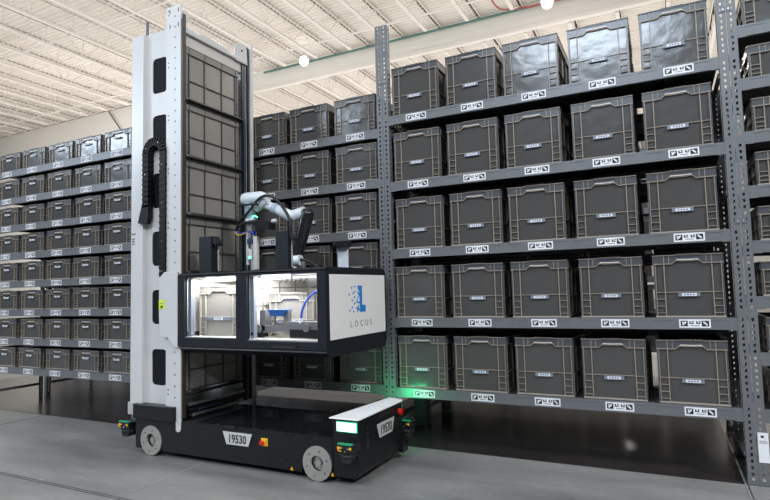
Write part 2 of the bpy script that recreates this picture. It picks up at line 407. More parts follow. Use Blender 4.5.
proto = {'tall': make_tote(.405, 'tall'), 'mid': make_tote(.318, 'mid'), 'small': make_tote(.212, 'small'), 'lift': make_tote(.430, 'lift')}
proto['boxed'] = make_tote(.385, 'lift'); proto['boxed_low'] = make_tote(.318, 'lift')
for k in ('lift','boxed','boxed_low'):  # lighter copies of the tote colours, painting in the stronger light here
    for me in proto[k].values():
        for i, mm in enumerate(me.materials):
            if mm == M['tote']: me.materials[i] = M['lit_tote']
            elif mm == M['toterib']: me.materials[i] = M['liftr'] if k == 'lift' else M['lit_rib']
            elif mm == M['toterim']: me.materials[i] = M['lit_rim']
LIFT = {}
def tote(kind, x, y, z, label, group, name='storage_tote', swap=False, rz=0, parts=('body','ribs','rim','handle','label_card')):
    e = empty(name, (x, y, z)); e.rotation_euler.z = rz
    tag(e, label, 'tote', group)
    for p in parts:
        o = bpy.data.objects.new(p, proto[kind][p]); C.objects.link(o); o.parent = e
    return e

# ------------------------------------------------------------------ racks
def post_strip(b, w, h, axis, off, flip=1, slots=True):
    """slotted flange; axis 'x' -> in XZ plane from x=0..w at y=off ; axis 'y' -> in YZ plane"""
    def P(u, z): return (u*flip, off, z) if axis == 'x' else (off*flip, u, z)
    pitch = .0381; n = int(h/pitch); cx = w*.5
    vs = []; fs = []
    for k in range(n):
        z0 = k*pitch; z1 = z0+pitch; zc = z0+pitch/2; o = len(vs)
        q = [(0,z0),(w,z0),(w,z1),(0,z1)]
        hx = [(cx-.0035,zc-.010),(cx-.0068,zc-.001),(cx-.0068,zc+.009),(cx+.0068,zc+.009),(cx+.0068,zc-.001),(cx+.0035,zc-.010)]
        vs += [P(*a) for a in q+hx]
        if slots and k > 0 and k % 14 not in (12,):
            fs += [(o,o+4,o+5,o+6,o+3),(o+3,o+6,o+7,o+2),(o+2,o+7,o+8,o+9,o+1),(o,o+1,o+9,o+4)]
        else: fs += [(o,o+1,o+2,o+3)]
    b.add(vs, fs, 'steel')
def post_mesh(flip, h):
    b = MB(); post_strip(b, .052, h, 'x', 0, flip); 
    b2 = MB(); post_strip(b, .05, h, 'y', .0515 if flip > 0 else .0515, flip)
    return b.mesh('upright')
PM = {(f_, h_): post_mesh(f_, h_) for f_ in (1,-1) for h_ in (3.40, 2.60)}
#     # left upright of a bay: face x 0..+.052, web at inner edge
def add_post(name, me, parent, loc, rz=0):
    o = bpy.data.objects.new(name, me); C.objects.link(o); o.parent = parent; o.location = loc; o.rotation_euler.z = rz
    s = o.modifiers.new('thick','SOLIDIFY'); s.thickness = .0025; s.offset = 0
    return o
def sticker_mesh():
    b = MB(); w = .087; h = .027
    b.box(-w, w, -.0012, 0, -h, h, 'sticker')
    def arrow(cx, s):
        b.box(cx-.020, cx+.020, -.0017, -.001, -.017, .018, 'ink')
        b.prism([(cx-.012*s,-.010),(cx-.004*s,-.010),(cx+.012*s,.006),(cx+.012*s,.013),(cx+.006*s,.013),(cx-.012*s,-.003)][::s], 'y', -.0022, -.0016, 'sticker')
        b.box(cx-.012, cx-.004, -.0022, -.0016, .004, .012, 'sticker') if s > 0 else b.box(cx+.004, cx+.012, -.0022, -.0016, -.012, -.004, 'sticker')
    arrow(-.058, 1); arrow(.058, -1)
    for cx in (-.018, .020):
        b.box(cx-.012, cx+.012, -.0017, -.001, -.002, .004, 'ink'); b.box(cx-.012, cx-.004, -.0017, -.001, .004, .015, 'ink')
        b.box(cx+.003, cx+.012, -.0017, -.001, .007, .016, 'ink')
    b.box(-.022, .024, -.0017, -.001, -.015, -.011, 'letters')
    return b.mesh('location_sticker')
stick = sticker_mesh()
def rack(label, xl, xr, yf, levels, cols, depth=.62, hf=3.40, stick_dx=.02, back_row=True, braces=True):
    """xl, xr outer faces of the posts"""
    e = empty('storage_rack', ((xl+xr)/2, yf, 0)); tag(e, label, 'rack', None)
    ox = (xl+xr)/2
    add_post('upright', PM[1,hf], e, (xl-ox, -.003, .004)); add_post('upright', PM[-1,hf], e, (xr-ox, -.003, .004))
    # rear uprights (mirrored so that the face looks back)
    add_post('upright', PM[-1,2.60], e, (xl-ox, depth, .004), math.pi); add_post('upright', PM[1,2.60], e, (xr-ox, depth, .004), math.pi)
    for sx in (xl-ox, xr-ox):
        s = 1 if sx < 0 else -1
        b = MB(); b.box(min(sx, sx+s*.055), max(sx, sx+s*.055), -.012, .06, 0.003, .007, 'steel')
        b.box(min(sx, sx+s*.055), max(sx, sx+s*.055), -.009, -.0045, .007, .052, 'steel')
        b.cyl((sx+s*.026,-.012,.034),(sx+s*.026,-.008,.034),.009,'bolt',10)
        b.build('foot_plate', e)
        x0 = sx+s*.04
        for zz in (.15, .95, 1.75, 2.50):
            b = MB(); b.box(min(x0,x0+s*.02), max(x0,x0+s*.02), .05, depth-.05, zz, zz+.03, 'steel'); b.build('side_brace', e)
    xa = xl+.050-ox; xb = xr-.050-ox
    for li, z in enumerate(levels):
        b = MB()
        b.prism([(0,z),(0,z-.074),(.03,z-.074),(.03,z-.012),(.012,z-.012),(.012,z)], 'x', xa, xb, 'steel')
        n = max(1, len(cols))
        for c in cols:   # pressed clips along the top edge
            b.box(c-ox-.215, c-ox-.10, -.0025, 0, z-.016, z-.008, 'steel'); b.box(c-ox+.115, c-ox+.205, -.0025, 0, z-.016, z-.008, 'steel')
        for xx in (xa, xb-.05): b.box(xx, xx+.05, -.0015, 0, z-.078, z-.003, 'steel')
        bm = b.build('front_beam', e)
        for c in cols:
            s = bpy.data.objects.new('location_sticker', stick); C.objects.link(s); s.parent = bm
            s.location = (c-ox+stick_dx, -.0006, z-.037)
        b = MB(); b.box(xa, xb, depth-.035, depth-.004, z-.074, z-.001, 'steel'); b.build('rear_beam', e)
        b = MB(); b.box(xa+.002, xb-.002, .013, depth-.036, z-.018, z-.004, 'deck')
        for k in range(4):
            xx = xa+(xb-xa)*(k+.5)/4; b.box(xx-.02, xx+.02, .031, depth-.036, z-.055, z-.018, 'deck')
        b.build('shelf_deck', e)
    return e
ords = ['bottom','second','third','fourth','fifth','sixth','seventh','top']
def lvl(k, n): return 'top shelf' if k == n-1 else ('bottom shelf' if k == 0 else ords[k]+' shelf up')
pos5 = ['leftmost','second from left','middle','second from right','rightmost']
def fill(kind, cols, yf, levels, where, group, style, dx=0, posn=pos5):
    for k, z in enumerate(levels):
        for c, x in enumerate(cols):
            jx = random.uniform(-.008,.008); jy = random.uniform(0,.012)
            tote(kind, x+dx+jx, yf+.024+jy, z-.0035, '%s, %s, %s, %s' % (style, posn[c], lvl(k, len(levels)), where), group)

LB = [.443+.5445*k for k in range(5)]
CB = [-1.715+.463*k for k in range(5)]
LC = [.456+.416*k for k in range(6)]
CC = [-2.274-.4655*k for k in range(5)][::-1]
LA = [.444+.336*k for k in range(8)]
CA = [.735+.463*k for k in range(5)]
LL = [.463+.3166*k for k in range(8)]
CL = [-4.84-.4655*k for k in range(5)][::-1]
rack('grey steel shelving bay with five shelves of tall totes, right of the robot', -1.988, .436, 4.0, LB, CB)
rack('grey steel shelving bay with six shelves, directly behind the robot', -4.46, -1.990, 4.0, LC, CC)
rack('grey steel shelving bay at the right edge, shelves of small totes', .438, 2.86, 4.0, LA, CA)
rack('grey steel shelving bay with eight closely spaced shelves, left of the robot mast', -7.0, -4.53, 3.7, LL, CL)
fill('tall', CB, 4.0, LB, 'bay right of the robot', 'tall totes on the five-shelf bay', 'tall dark grey tote')
fill('mid', CC, 4.0, LC, 'bay behind the robot', 'medium totes on the six-shelf bay', 'medium dark grey tote')
fill('small', CA, 4.0, LA, 'bay at right edge', 'small totes at the right edge', 'small dark grey tote')
fill('small', CL, 3.7, LL, 'bay left of the mast', 'small totes on the eight-shelf bay', 'small dark grey tote')
# ties joining neighbouring uprights, post label
rk = [o for o in C.objects if o.name.startswith('storage_rack')]
def ties(rack_, xa, xb, zs):
    for z in zs:
        b = MB(); b.box(xa, xb, 3.9915, 3.9945, z, z+.035, 'steel'); xm = (xa+xb)/2; b.cyl((xm,3.989,z+.017),(xm,3.992,z+.017),.005,'bolt',8)
        o = b.build('tie_plate', rack_); o.location = -rack_.location
ties(rk[1], -2.018, -1.9895, (.25,1.55,2.9)); ties(rk[0], -1.9885, -1.960, (.25,1.55,2.9))
ties(rk[0], .408, .4365, (1.56,2.9)); ties(rk[2], .4375, .466, (1.56,2.9))
b = MB(); b.box(-.027,.027,-.0015,0,-.09,.085,'sticker'); b.box(-.012,.004,-.002,-.001,.055,.068,'ink'); b.box(-.02,.02,-.002,-.001,.033,.037,'letters'); b.box(-.02,.02,-.002,-.001,.023,.027,'letters')
o = b.build('upright_tag', rk[2]); o.location = (.472-rk[2].location.x, -.0075, .225); o['label'] = 'white paper tag on the grey upright'

# rear row of racks and totes, back to back with the front row
def rear_row(label, xl, xr, y, levels, cols, kind, style, where, group, posn=pos5):
    e = rack(label, xl, xr, y, levels, cols, hf=2.60)
    e.rotation_euler.z = math.pi; e.location.y = y+.62
    for k, z in enumerate(levels):
        for c, x in enumerate(cols):
            tote(kind, x, y+.62-.024, z-.0035, '%s, %s, %s, %s' % (style, posn[c], lvl(k, len(levels)), where), group,
                 rz=math.pi, parts=('body','ribs','rim'))
mid = lambda a, b: (a+b)/2
rear_row('grey steel shelving bay behind the five-shelf bay, facing away', -1.988, .436, 4.67, [z-.10 for z in LB], CB, 'tall', 'tall tote facing away', 'rear bay right of robot', 'totes of the rear bay behind the five-shelf bay')
rear_row('grey steel shelving bay behind the six-shelf bay, facing away', -4.46, -1.990, 4.67, [z-.10 for z in LC], CC, 'mid', 'medium tote facing away', 'rear bay behind robot', 'totes of the rear bay behind the six-shelf bay')
rear_row('grey steel shelving bay behind the eight-shelf bay, facing away', -7.0, -4.53, 4.37, LL, CL, 'small', 'small tote facing away', 'rear bay left of mast', 'totes of the rear bay behind the eight-shelf bay')

# third row across the next aisle, added to darken the gaps between totes
for i in range(5):
    xl = .436-2.43*(i+1)-.01*i; xr = xl+2.424
    cs = [xl+.29+.463*k for k in range(5)]
    rack('added grey shelving bay across the next aisle, %s counting from the right' % ['first','second','third','fourth','fifth'][i], xl, xr, 7.4, LC, cs, hf=2.60)
    for k, z in enumerate(LC):
        for c, x in enumerate(cs):
            tote('mid', x, 7.424, z-.0035, 'added grey tote, %s, %s, %s bay across next aisle' % (pos5[c], lvl(k, 6), ['first','second','third','fourth','fifth'][i]), 'added totes across the next aisle', parts=('body','rim'))

# ------------------------------------------------------------------ robot
YF = 3.05
RX, RY = -2.85, 3.4
rob = empty('warehouse_robot', (RX, RY, 0))
tag(rob, 'tall white and black warehouse robot with a lift mast, lit picking box and wheeled base', 'robot')
def rb(mb, name, parent=None, bevel=0, smooth=False):
    o = mb.build(name, parent or rob, bevel, smooth)
    if parent is None: o.location = (-RX, -RY, 0)
    return o
# base chassis
b = MB()
def wheel_arch(cx, r=.118, n=14):
    return [(cx+r*math.cos(math.pi*t/n), .108+r*math.sin(math.pi*t/n)) for t in range(n, -1, -1)]
prof = [(-3.73,.045)]+[(-3.56-.119,.045)]+wheel_arch(-3.56)+[(-3.56+.119,.045)]+[(-2.05-.119,.045)]+wheel_arch(-2.05)+[(-2.05+.1185,.045),(-1.930,.050),(-1.930,.275),(-3.73,.275)]
b.prism(prof, 'y', YF, YF+.11, 'chassis')
b.box(-3.73,-1.90,YF+.11,3.60,.045,.272,'chassis')
b.prism(prof, 'y', 3.60, 3.71, 'chassis')
chassis = rb(b, 'chassis')
b = MB()
for x in (-3.25,-3.02,-3.40,-3.27,-2.42,-2.34,-2.28):
    for z in (.10,.215): b.cyl((x,YF-.002,z),(x,YF,z),.007,'black',8)
for x in (-2.25,-1.935): b.prism([(x-.012,.048),(x+.012,.048),(x,.07)],'y',YF-.003,YF-.0005,'yellow')
rb(b, 'screws', chassis)
# glossy deck
b = MB(); b.box(-3.24,-1.925,YF+.012,3.70,.272,.282,'deckgloss'); rb(b,'deck_plate')
# end unit with white cover
b = MB()
EX = -1.745
b.prism([(-1.929,.045),(-1.77,.045),(EX,.085),(EX,.405),(-1.929,.408)],'y',YF,3.70,'chassis')
endu = rb(b,'end_unit',None,.006)
b = MB()
# white cover: sloped strip with a chamfered near corner
top = [(-1.955,YF-.004),(-1.742,YF-.004),(-1.736,YF+.02),(-1.736,3.69),(-1.76,3.725),(-1.86,3.725)]
vs = [(x,y,.404) for x,y in top]+[(x,y,.420 if x < -1.84 else .414) for x,y in top]
vs[6] = (-1.955,YF-.004,.412); vs[7] = (-1.742,YF-.004,.412)
n = 6
b.add(vs, [list(range(n))[::-1], list(range(n,2*n))]+[(i,(i+1)%n,n+(i+1)%n,n+i) for i in range(n)], 'coverw')
rb(b,'end_cover',None,.003)
# signal lights
def sig(yy, s):
    b = MB(); b.box(-1.900,-1.747,min(yy,yy+s*.006),max(yy,yy+s*.006),.328,.394,'sigrim')
    o = rb(b,'signal_light',None,.002); o['label'] = 'glowing white-green signal light'
    b = MB(); b.box(-1.892,-1.755,min(yy+s*.006,yy+s*.009),max(yy+s*.006,yy+s*.009),.335,.387,'siglight'); rb(b,'lens',o)
sig(YF,-1); sig(3.70,1)
# scanners
def scanner(x, y, z, ax, ay):
    b = MB(); b.box(x-.055,x+.055,y-.05,y+.05,z-.02,z+.028,'black'); b.prism([(x-.03,z-.085),(x+.03,z-.085),(x+.05,z-.02),(x-.05,z-.02)],'y',y-.04,y+.04,'rubber')
    b.cyl((x,y,z-.05),(x,y,z-.035),.055,'rubber',20)
    o = rb(b,'safety_scanner',None,.004)
    b = MB(); b.box(x-.05,x+.05,y-.054,y-.03,z+.028,z+.036,'greenp'); b.box(x-.045,x-.03,y-.0535,y-.05,z+.002,z+.016,'yellow'); b.box(x+.03,x+.045,y-.0535,y-.05,z+.002,z+.016,'yellow')
    for k in (-.02,.0,.018): b.cyl((x+k,y-.053,z-.01+abs(k)),(x+k,y-.05,z-.01+abs(k)),.004,'bolt',6)
    b.tube([(x-.05,y-.055,z+.018),(x-.04,y-.060,z-.005),(x-.02,y-.058,z-.008)],.003,'orange',6)
    rb(b,'scanner_lights',o)
scanner(-1.795,YF-.03,.245,0,0)
scanner(-1.735,3.745,.235,0,0)
scanner(-3.83,3.07,.205,0,0)
b = MB(); b.box(-3.835,-3.815,3.12,3.17,.26,.36,'greenled'); o = rb(b,'rear_signal_light'); o['label']='small green light strip at the left end of the base'
# end face plate, slots, button
def plate(parent, frame, w0, w1, h, loc, rot, txt, size):
    """trapezoid number plate in local XZ facing -Y"""
    e = MB(); e.prism([(-w0/2-.008,h/2+.008),(w0/2+.008,h/2+.008),(w1/2+.008,-h/2-.008),(-w1/2-.008,-h/2-.008)][::-1],'y',-.004,0,'black')
    e.prism([(-w0/2,h/2),(w0/2,h/2),(w1/2,-h/2),(-w1/2,-h/2)][::-1],'y',-.007,-.004,'plate')
    o = e.build('number_plate', rob, .002); o.location = loc; o.rotation_euler = rot; o['label'] = 'pale number plate reading 19530'
    text('digits', txt, size, 'ink', o, (0,-.0078,-.004), (R(90),0,0), .0005, 1.0, (1,1.2,1), .0014)

plate(rob, None, .262, .195, .086, (-2.707-RX, YF-RY-.001, .205), (0,0,0), '19530', .066)
plate(rob, None, .262, .19, .094, (EX+.001-RX, 3.42-RY, .282), (0,0,R(90)), '19530', .070)
b = MB(); b.box(-2.655+.0-.165,-2.655+.0-.075,YF-.004,YF-.0005,.268,.29,'black'); rb(b,'plate_catch')
b = MB(); b.box(-2.500,-2.445,YF-.006,YF-.0005,.180,.232,'yellow'); o = rb(b,'emergency_stop',None,.002)
b = MB(); b.cyl((-2.485,YF-.006,.203),(-2.485,YF-.02,.203),.012,'red',16,.015); b.cyl((-2.485,YF-.02,.203),(-2.485,YF-.028,.203),.018,'red',16,.014); rb(b,'push_button',o,0,True)
b = MB(); b.box(-2.458,-2.454,YF-.0068,YF-.006,.19,.222,'ink'); rb(b,'warning_mark',o)
b = MB(); b.box(EX+.001,EX+.008,3.60,3.665,.315,.375,'black'); o = rb(b,'emergency_stop')
b = MB(); b.cyl((EX+.008,3.632,.345),(EX+.03,3.632,.345),.022,'red',16); rb(b,'push_button',o,0,True)
b = MB(); b.box(EX-.01,EX+.003,3.14,3.19,.20,.37,'black')
for k in range(4): b.box(EX+.003,EX+.005,3.15,3.175,.225+k*.035,.24+k*.035,'rubber')
rb(b,'connector_panel')
b = MB(); b.box(EX-.004,EX+.004,3.33,3.50,.358,.388,'rubber'); rb(b,'grab_slot')
b = MB(); b.box(-1.80,-1.725,3.66,3.74,.05,.17,'black'); rb(b,'corner_bumper')
# wheels
for wx in (-3.56,-2.05):
    for wy, s in ((YF-.006,1),(3.716,-1)):
        b = MB(); b.ring((wx,wy+s*.012,.113),(wx,wy+s*.07,.113),.113,.06,'rubber',36); 
        w = rb(b,'wheel')
        b = MB(); b.ring((wx,wy,.113),(wx,wy+s*.02,.113),.110,.050,'wheel',36); b.cyl((wx,wy+s*.045,.113),(wx,wy+s*.03,.113),.050,'metal',24); b.cyl((wx,wy+s*.03,.113),(wx,wy+s*.015,.113),.022,'wheel',16)
        for k in range(6):
            a = k*math.pi/3+.3; cx = wx+.079*math.cos(a); cz = .113+.079*math.sin(a)
            b.cyl((cx,wy,cz),(cx,wy-s*.001,cz),.005,'black',8)
        rb(b,'hub',w)
# left riser box on the base
b = MB(); b.box(-3.73,-3.292,YF-.03,3.15,.277,.383,'chassis'); rb(b,'riser_box',None,.005)
b = MB(); b.box(-3.82,-3.72,YF-.004,3.12,.29,.385,'metalplate'); 
pass
rb(b,'corner_bracket',None,.004)

# mast: near upright (sheet with flanges and rounded windows)
def rrect(cx, cz, w, h, r, n=5):
    pts = []
    for sx, sz, a0 in ((1,1,0),(-1,1,90),(-1,-1,180),(1,-1,270)):
        for k in range(n+1):
            a = R(a0+90*k/n); pts.append((cx+sx*(w/2-r)+r*math.cos(a), cz+sz*(h/2-r)+r*math.sin(a)))
    return pts
def web_sheet(b, x0, x1, z0, z1, y, t, holes, m):
    """sheet in XZ with rounded holes, holes sorted by z"""
    def band(za, zb): b.box(x0,x1,y,y+t,za,zb,m)
    zc = z0
    for (cx, cz, w, h) in holes:
        a = cz-h/2-.02; c = cz+h/2+.02
        if a > zc: band(zc, a)
        pts = rrect(cx, cz, w, h, .035)
        n = len(pts)
        # outer rectangle points matched to angle
        out = []
        for (px, pz) in pts:
            dx = px-cx; dz = pz-cz
            tx = ((x1-cx) if dx > 0 else (cx-x0))/max(abs(dx),1e-6); tz = (h/2+.02)/max(abs(dz),1e-6)
            s = min(tx, tz); out.append((cx+dx*s, cz+dz*s))
        # insert exact corners by snapping nearest
        for cxn, czn in ((x1,c),(x0,c),(x0,a),(x1,a)):
            j = min(range(n), key=lambda i: (out[i][0]-cxn)**2+(out[i][1]-czn)**2); out[j] = (cxn, czn)
        vs = [(p[0],y,p[1]) for p in pts]+[(p[0],y,p[1]) for p in out]+[(p[0],y+t,p[1]) for p in pts]+[(p[0],y+t,p[1]) for p in out]
        fs = []
        for i in range(n):
            j = (i+1)%n
            fs += [(i,j,n+j,n+i),(2*n+i,3*n+i,3*n+j,2*n+j),(i,2*n+i,2*n+j,j)]
        b.add(vs, fs, m); zc = c
    band(zc, z1)
ZM = [.620,1.088,1.56,2.035,2.51,2.985]
holes = [(-3.520,.660,.16,.275),(-3.520,1.123,.16,.265),(-3.521,1.580,.16,.272),(-3.521,2.040,.16,.278),(-3.522,2.505,.16,.284),(-3.523,2.972,.16,.288)]
b = MB()
b.box(-3.795,-3.665,YF,YF+.012,.375,3.325,'white')
b.box(-3.795,-3.785,YF+.012,3.20,.375,3.325,'white')
b.box(-3.675,-3.665,YF+.012,YF+.046,.375,3.325,'white')
web_sheet(b,-3.665,-3.40,.375,3.335,YF+.038,.008,holes,'white')
b.box(-3.66,-3.41,YF+.0465,YF+.0515,.40,3.32,'hole_shade')  # added black sheet stands in for shade behind the mast windows
b.prism([(YF+.0,.375),(YF+.06,.375),(YF+.06,3.44),(YF+.03,3.475),(YF,3.475)],'x',-3.405,-3.395,'white')
b.prism([(-3.40,.375),(-3.40,3.475),(-3.247,3.475),(-3.247,.225),(-3.256,.205),(-3.275,.20),(-3.295,.21),(-3.295,.375)],'y',YF-.006,YF+.006,'white')
k = 0
zz = .45
while zz < 3.42:
    b.cyl((-3.305,YF-.0075,zz),(-3.305,YF-.006,zz),.006,'rubber',8)
    if zz < 3.25:
        for xx in (-3.775,-3.71):
            if k % 3 == 0: b.cyl((xx,YF-.0015,zz),(xx,YF,zz),.004,'metal',6)
    if k % 5 == 0:
        b.cyl((-3.375,YF-.0075,zz+.02),(-3.375,YF-.006,zz+.02),.006,'rubber',8); b.cyl((-3.375,YF-.0075,zz+.055),(-3.375,YF-.006,zz+.055),.006,'rubber',8)
    zz += .084; k += 1
for xx in (-3.36,-3.27):
    for z2 in (3.42,3.30): b.box(xx-.004,xx+.004,YF-.0075,YF-.006,z2,z2+.03,'rubber')
mast = rb(b,'mast_upright')
b = MB(); b.box(-3.79,-3.745,YF-.0012,YF,1.70,1.712,'letters')
for r_ in range(3): b.box(-3.785,-3.755,YF-.0012,YF,1.66-.02*r_,1.672-.02*r_,'letters')
rb(b,'serial_marks',mast)
b = MB(); b.cyl((-3.69,3.11,3.33),(-3.69,3.11,3.46),.011,'navy',10); rb(b,'antenna')
# rubber belt edge and pulley discs at the top of the near upright
b = MB(); b.box(-3.245,-3.232,YF+.002,YF+.035,.30,3.40,'belt')
rb(b,'lift_belt')
b = MB(); b.cyl((-3.262,YF+.035,3.39),(-3.236,YF+.035,3.39),.045,'white',28); b.cyl((-3.236,YF+.035,3.39),(-3.233,YF+.035,3.39),.012,'bolt',10); rb(b,'pulley_cover',None,0,True)
# dark inner channels of the near mast
b = MB(); b.box(-3.262,-3.25,YF+.006,YF+.04,.28,3.36,'black'); rb(b,'guide_channel')
# rear-side mast sheets
b = MB()
b.box(-3.81,-3.25,3.79,3.80,.30,3.33,'white'); b.box(-3.81,-3.80,3.68,3.79,.30,3.33,'white')
b.box(-3.262,-3.226,3.842,3.866,.30,3.45,'white')
b.box(-3.262,-3.25,3.80,3.845,.30,3.42,'black')
b.box(-3.262,-3.25,3.745,3.795,.30,3.25,'black'); b.box(-3.25,-3.247,3.765,3.785,.30,3.20,'navy')
b.box(-3.30,-3.262,3.80,3.862,.30,3.42,'black')
rb(b,'mast_upright_far')
mu = bpy.data.objects['mast_upright_far']; mu.name = 'mast_upright.001'
b = MB(); b.prism([(3.64,3.285),(3.65,3.36),(3.68,3.41),(3.77,3.43),(3.80,3.40),(3.81,3.25),(3.66,3.25)][::-1],'x',-3.25,-3.238,'white'); b.cyl((-3.238,3.735,3.36),(-3.235,3.735,3.36),.010,'black',10)
rb(b,'pulley_cover',None,.002)
b = MB(); b.box(-3.246,-3.240,3.812,3.828,.30,3.40,'belt'); rb(b,'lift_belt')
# top cross member (wavy upper edge)
b = MB()
wave = [(3.085,3.312),(3.24,3.302),(3.28,3.318),(3.36,3.322),(3.44,3.318),(3.55,3.303),(3.60,3.285),(3.79,3.285),(3.79,3.258),(3.085,3.258)]
b.prism(wave[::-1],'x',-3.262,-3.236,'white')
b.box(-3.34,-3.262,3.10,3.79,3.258,3.27,'white')
cm = rb(b,'crossbeam',None,.004)
b = MB(); b.box(-3.81,-3.78,3.10,3.79,3.18,3.31,'white'); rb(b,'crossbeam')
b = MB(); b.box(-3.300,-3.262,3.10,3.775,3.168,3.258,'panelbeige')
rb(b,'crossbeam_panel')
# tote rails with rollers and totes
ZT = [.492+.4500*k for k in range(6)]
for k, z in enumerate(ZT):
    b = MB()
    b.box(-3.262,-3.228,3.09,3.745,z-.032,z-.010,'black'); b.box(-3.64,-3.262,3.09,3.13,z-.03,z-.008,'black'); b.box(-3.64,-3.262,3.68,3.72,z-.03,z-.008,'black')
    b.box(-3.65,-3.63,3.09,3.745,z-.03,z-.004,'black')
    r_ = rb(b,'tote_rail',None,.002)
    b = MB()
    for yy in (3.115,3.70): b.cyl((-3.245,yy-.02,z-.012),(-3.245,yy+.025,z-.012),.016,'metal',12,.010)
    b.cyl((-3.222,3.10,z-.018),(-3.222,3.73,z-.018),.008,'rubber',10)
    rb(b,'roller',r_,0,True)
    nm = ['lowest','second lowest','third from the bottom','third from the top','second highest','highest'][k]
    if k == 5 or k in (0,1,2,3,4):
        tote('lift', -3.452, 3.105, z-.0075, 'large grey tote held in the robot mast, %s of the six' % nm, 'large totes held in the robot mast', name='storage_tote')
# lower carriage below the lowest tote
b = MB()
b.box(-3.60,-3.24,3.12,3.74,.375,.395,'metal'); b.box(-3.60,-3.235,3.12,3.74,.33,.36,'black'); b.box(-3.58,-3.228,3.15,3.70,.297,.318,'metal')
b.box(-3.232,-3.225,3.2,3.45,.335,.345,'navy')
rb(b,'lower_carriage',None,.003)

# cable chain: arch of links in front of the mast web
path = [(-3.614, 1.93+.395*k/5) for k in range(6)]
for k in range(1,12):
    a = math.pi*(1-k/12); path.append((-3.5195+.0945*math.cos(a), 2.325+.0945*math.sin(a)))
z = 2.325
while z > 1.30: path.append((-3.425, z)); z -= .05
b = MB(); full = []
for (xa,za),(xb,zb) in zip(path, path[1:]):
    L = math.hypot(xb-xa, zb-za); n = max(1, round(L/.042))
    for k in range(n): full.append((xa+(xb-xa)*k/n, za+(zb-za)*k/n, math.atan2(zb-za, xb-xa)))
for i,(x,zc,a) in enumerate(full):
    ca, sa = math.cos(a), math.sin(a); hw = .031; hl = .0235
    pts = [(x+ca*u-sa*v, zc+sa*u+ca*v) for u, v in ((-hl,-hw),(hl,-hw),(hl,hw),(-hl,hw))]
    b.prism(pts,'y',YF-.022,YF+.03,'chain')
    pts = [(x+ca*u-sa*v, zc+sa*u+ca*v) for u, v in ((-.006,-hw-.003),(.006,-hw-.003),(.006,hw+.003),(-.006,hw+.003))]
    b.prism(pts,'y',YF-.025,YF+.032,'chain')
    if i % 6 == 0: b.cyl((x,YF-.0265,zc),(x,YF-.025,zc),.004,'metal',8)
b.prism([(-3.582,1.94),(-3.646,1.94),(-3.695,1.785),(-3.60,1.775),(-3.58,1.83)],'y',YF-.022,YF+.02,'chain')
pass
rb(b,'cable_chain')

# workstation (picking box)
X0, X1, Y0, Y1, Z0, Z1 = -3.262, -1.95, 3.028, 3.885, .783, 1.372
FB = YF  # front plane
b = MB()
o1 = (-3.196,-2.702,.900,1.337); o2 = (-2.603,-2.020,.887,1.335)
yf0, yf1 = 3.03, 3.065
# front frame
b.box(X0,o1[0],yf0,yf1,.83,Z1-.01,'dark'); b.box(o1[1],o2[0],yf0,yf1,.83,Z1-.01,'dark'); b.box(o2[1],X1,yf0,yf1,.83,Z1-.01,'dark')
b.box(o1[0],o1[1],yf0,yf1,.83,o1[2],'dark'); b.box(o1[0],o1[1],yf0,yf1,o1[3],Z1-.01,'dark')
b.box(o2[0],o2[1],yf0,yf1,.83,o2[2],'dark'); b.box(o2[0],o2[1],yf0,yf1,o2[3],Z1-.01,'dark')
# chamfered lower band + floor and roof
b.prism([(yf0,.815),(yf1+.01,Z0),(Y1-.02,.775),(Y1,.81),(Y1,.87),(yf1,.87)],'x',X0+.012,X1-.002,'dark')
b.prism([(yf0,1.345),(yf0+.0,1.360),(yf0+.015,Z1),(Y1-.015,Z1+.004),(Y1,1.36),(Y1,1.34),(yf1,1.345)][::-1],'x',X0,X1,'dark')
# end frame
b.box(X1-.03,X1-.001,yf1,3.078,.85,1.35,'dark'); b.box(X1-.03,X1+.006,3.868,Y1,.83,1.35,'dark')
b.box(X1-.03,X1-.004,3.07,3.88,.85,.895,'dark'); b.box(X1-.03,X1-.004,3.07,3.88,1.322,1.35,'dark')
ws = rb(b,'picking_box',None,.004)
b = MB(); b.box(-2.38,-2.20,yf0-.004,yf0+.01,.842,.856,'rubber'); b.box(-2.40,-2.18,yf0-.003,yf0-.0005,.838,.862,'black')
rb(b,'front_latch',ws)
# white liner
b = MB()
b.box(-3.25,-1.99,3.84,3.85,.875,1.34,'liner')
b.box(-3.25,-3.24,3.075,3.84,.875,1.34,'liner')
b.box(-2.675,-2.64,3.12,3.84,.875,1.34,'liner'); b.box(-1.995,-1.985,3.07,3.84,.875,1.34,'liner')
b.box(-3.24,-1.995,3.072,3.84,.872,.888,'liner')
b.box(-3.24,-1.995,3.072,3.84,1.332,1.342,'liner')
rb(b,'inner_liner',ws)
b = MB()
for yy in (3.25,3.45,3.65): b.box(-2.64,-2.634,yy-.005,yy+.005,.89,1.33,'lit_rim')
for zz in (.98,1.12,1.25): b.box(-2.64,-2.634,3.12,3.84,zz-.004,zz+.004,'lit_rim'); b.box(-2.63,-2.0,3.834,3.84,zz-.004,zz+.004,'lit_rim')
for xx in (-2.55,-2.42,-2.28,-2.1): b.box(xx-.004,xx+.004,3.834,3.84,.89,1.33,'lit_rim')
rb(b,'inner_grid',ws)
b = MB(); b.box(o1[0]+.002,o1[0]+.035,3.066,3.10,.905,1.33,'slide'); b.box(o2[0]+.002,o2[0]+.035,3.066,3.10,.892,1.33,'slide')
b.cyl((o2[0]+.018,3.065,.93),(o2[0]+.018,3.063,.93),.010,'black',10)
rb(b,'slide_profile',ws)
b = MB()
b.box(o1[0]+.05,o1[0]+.085,3.20,3.22,.95,1.25,'metal'); b.box(o1[0]+.055,o1[0]+.08,3.19,3.20,1.07,1.16,'navy')
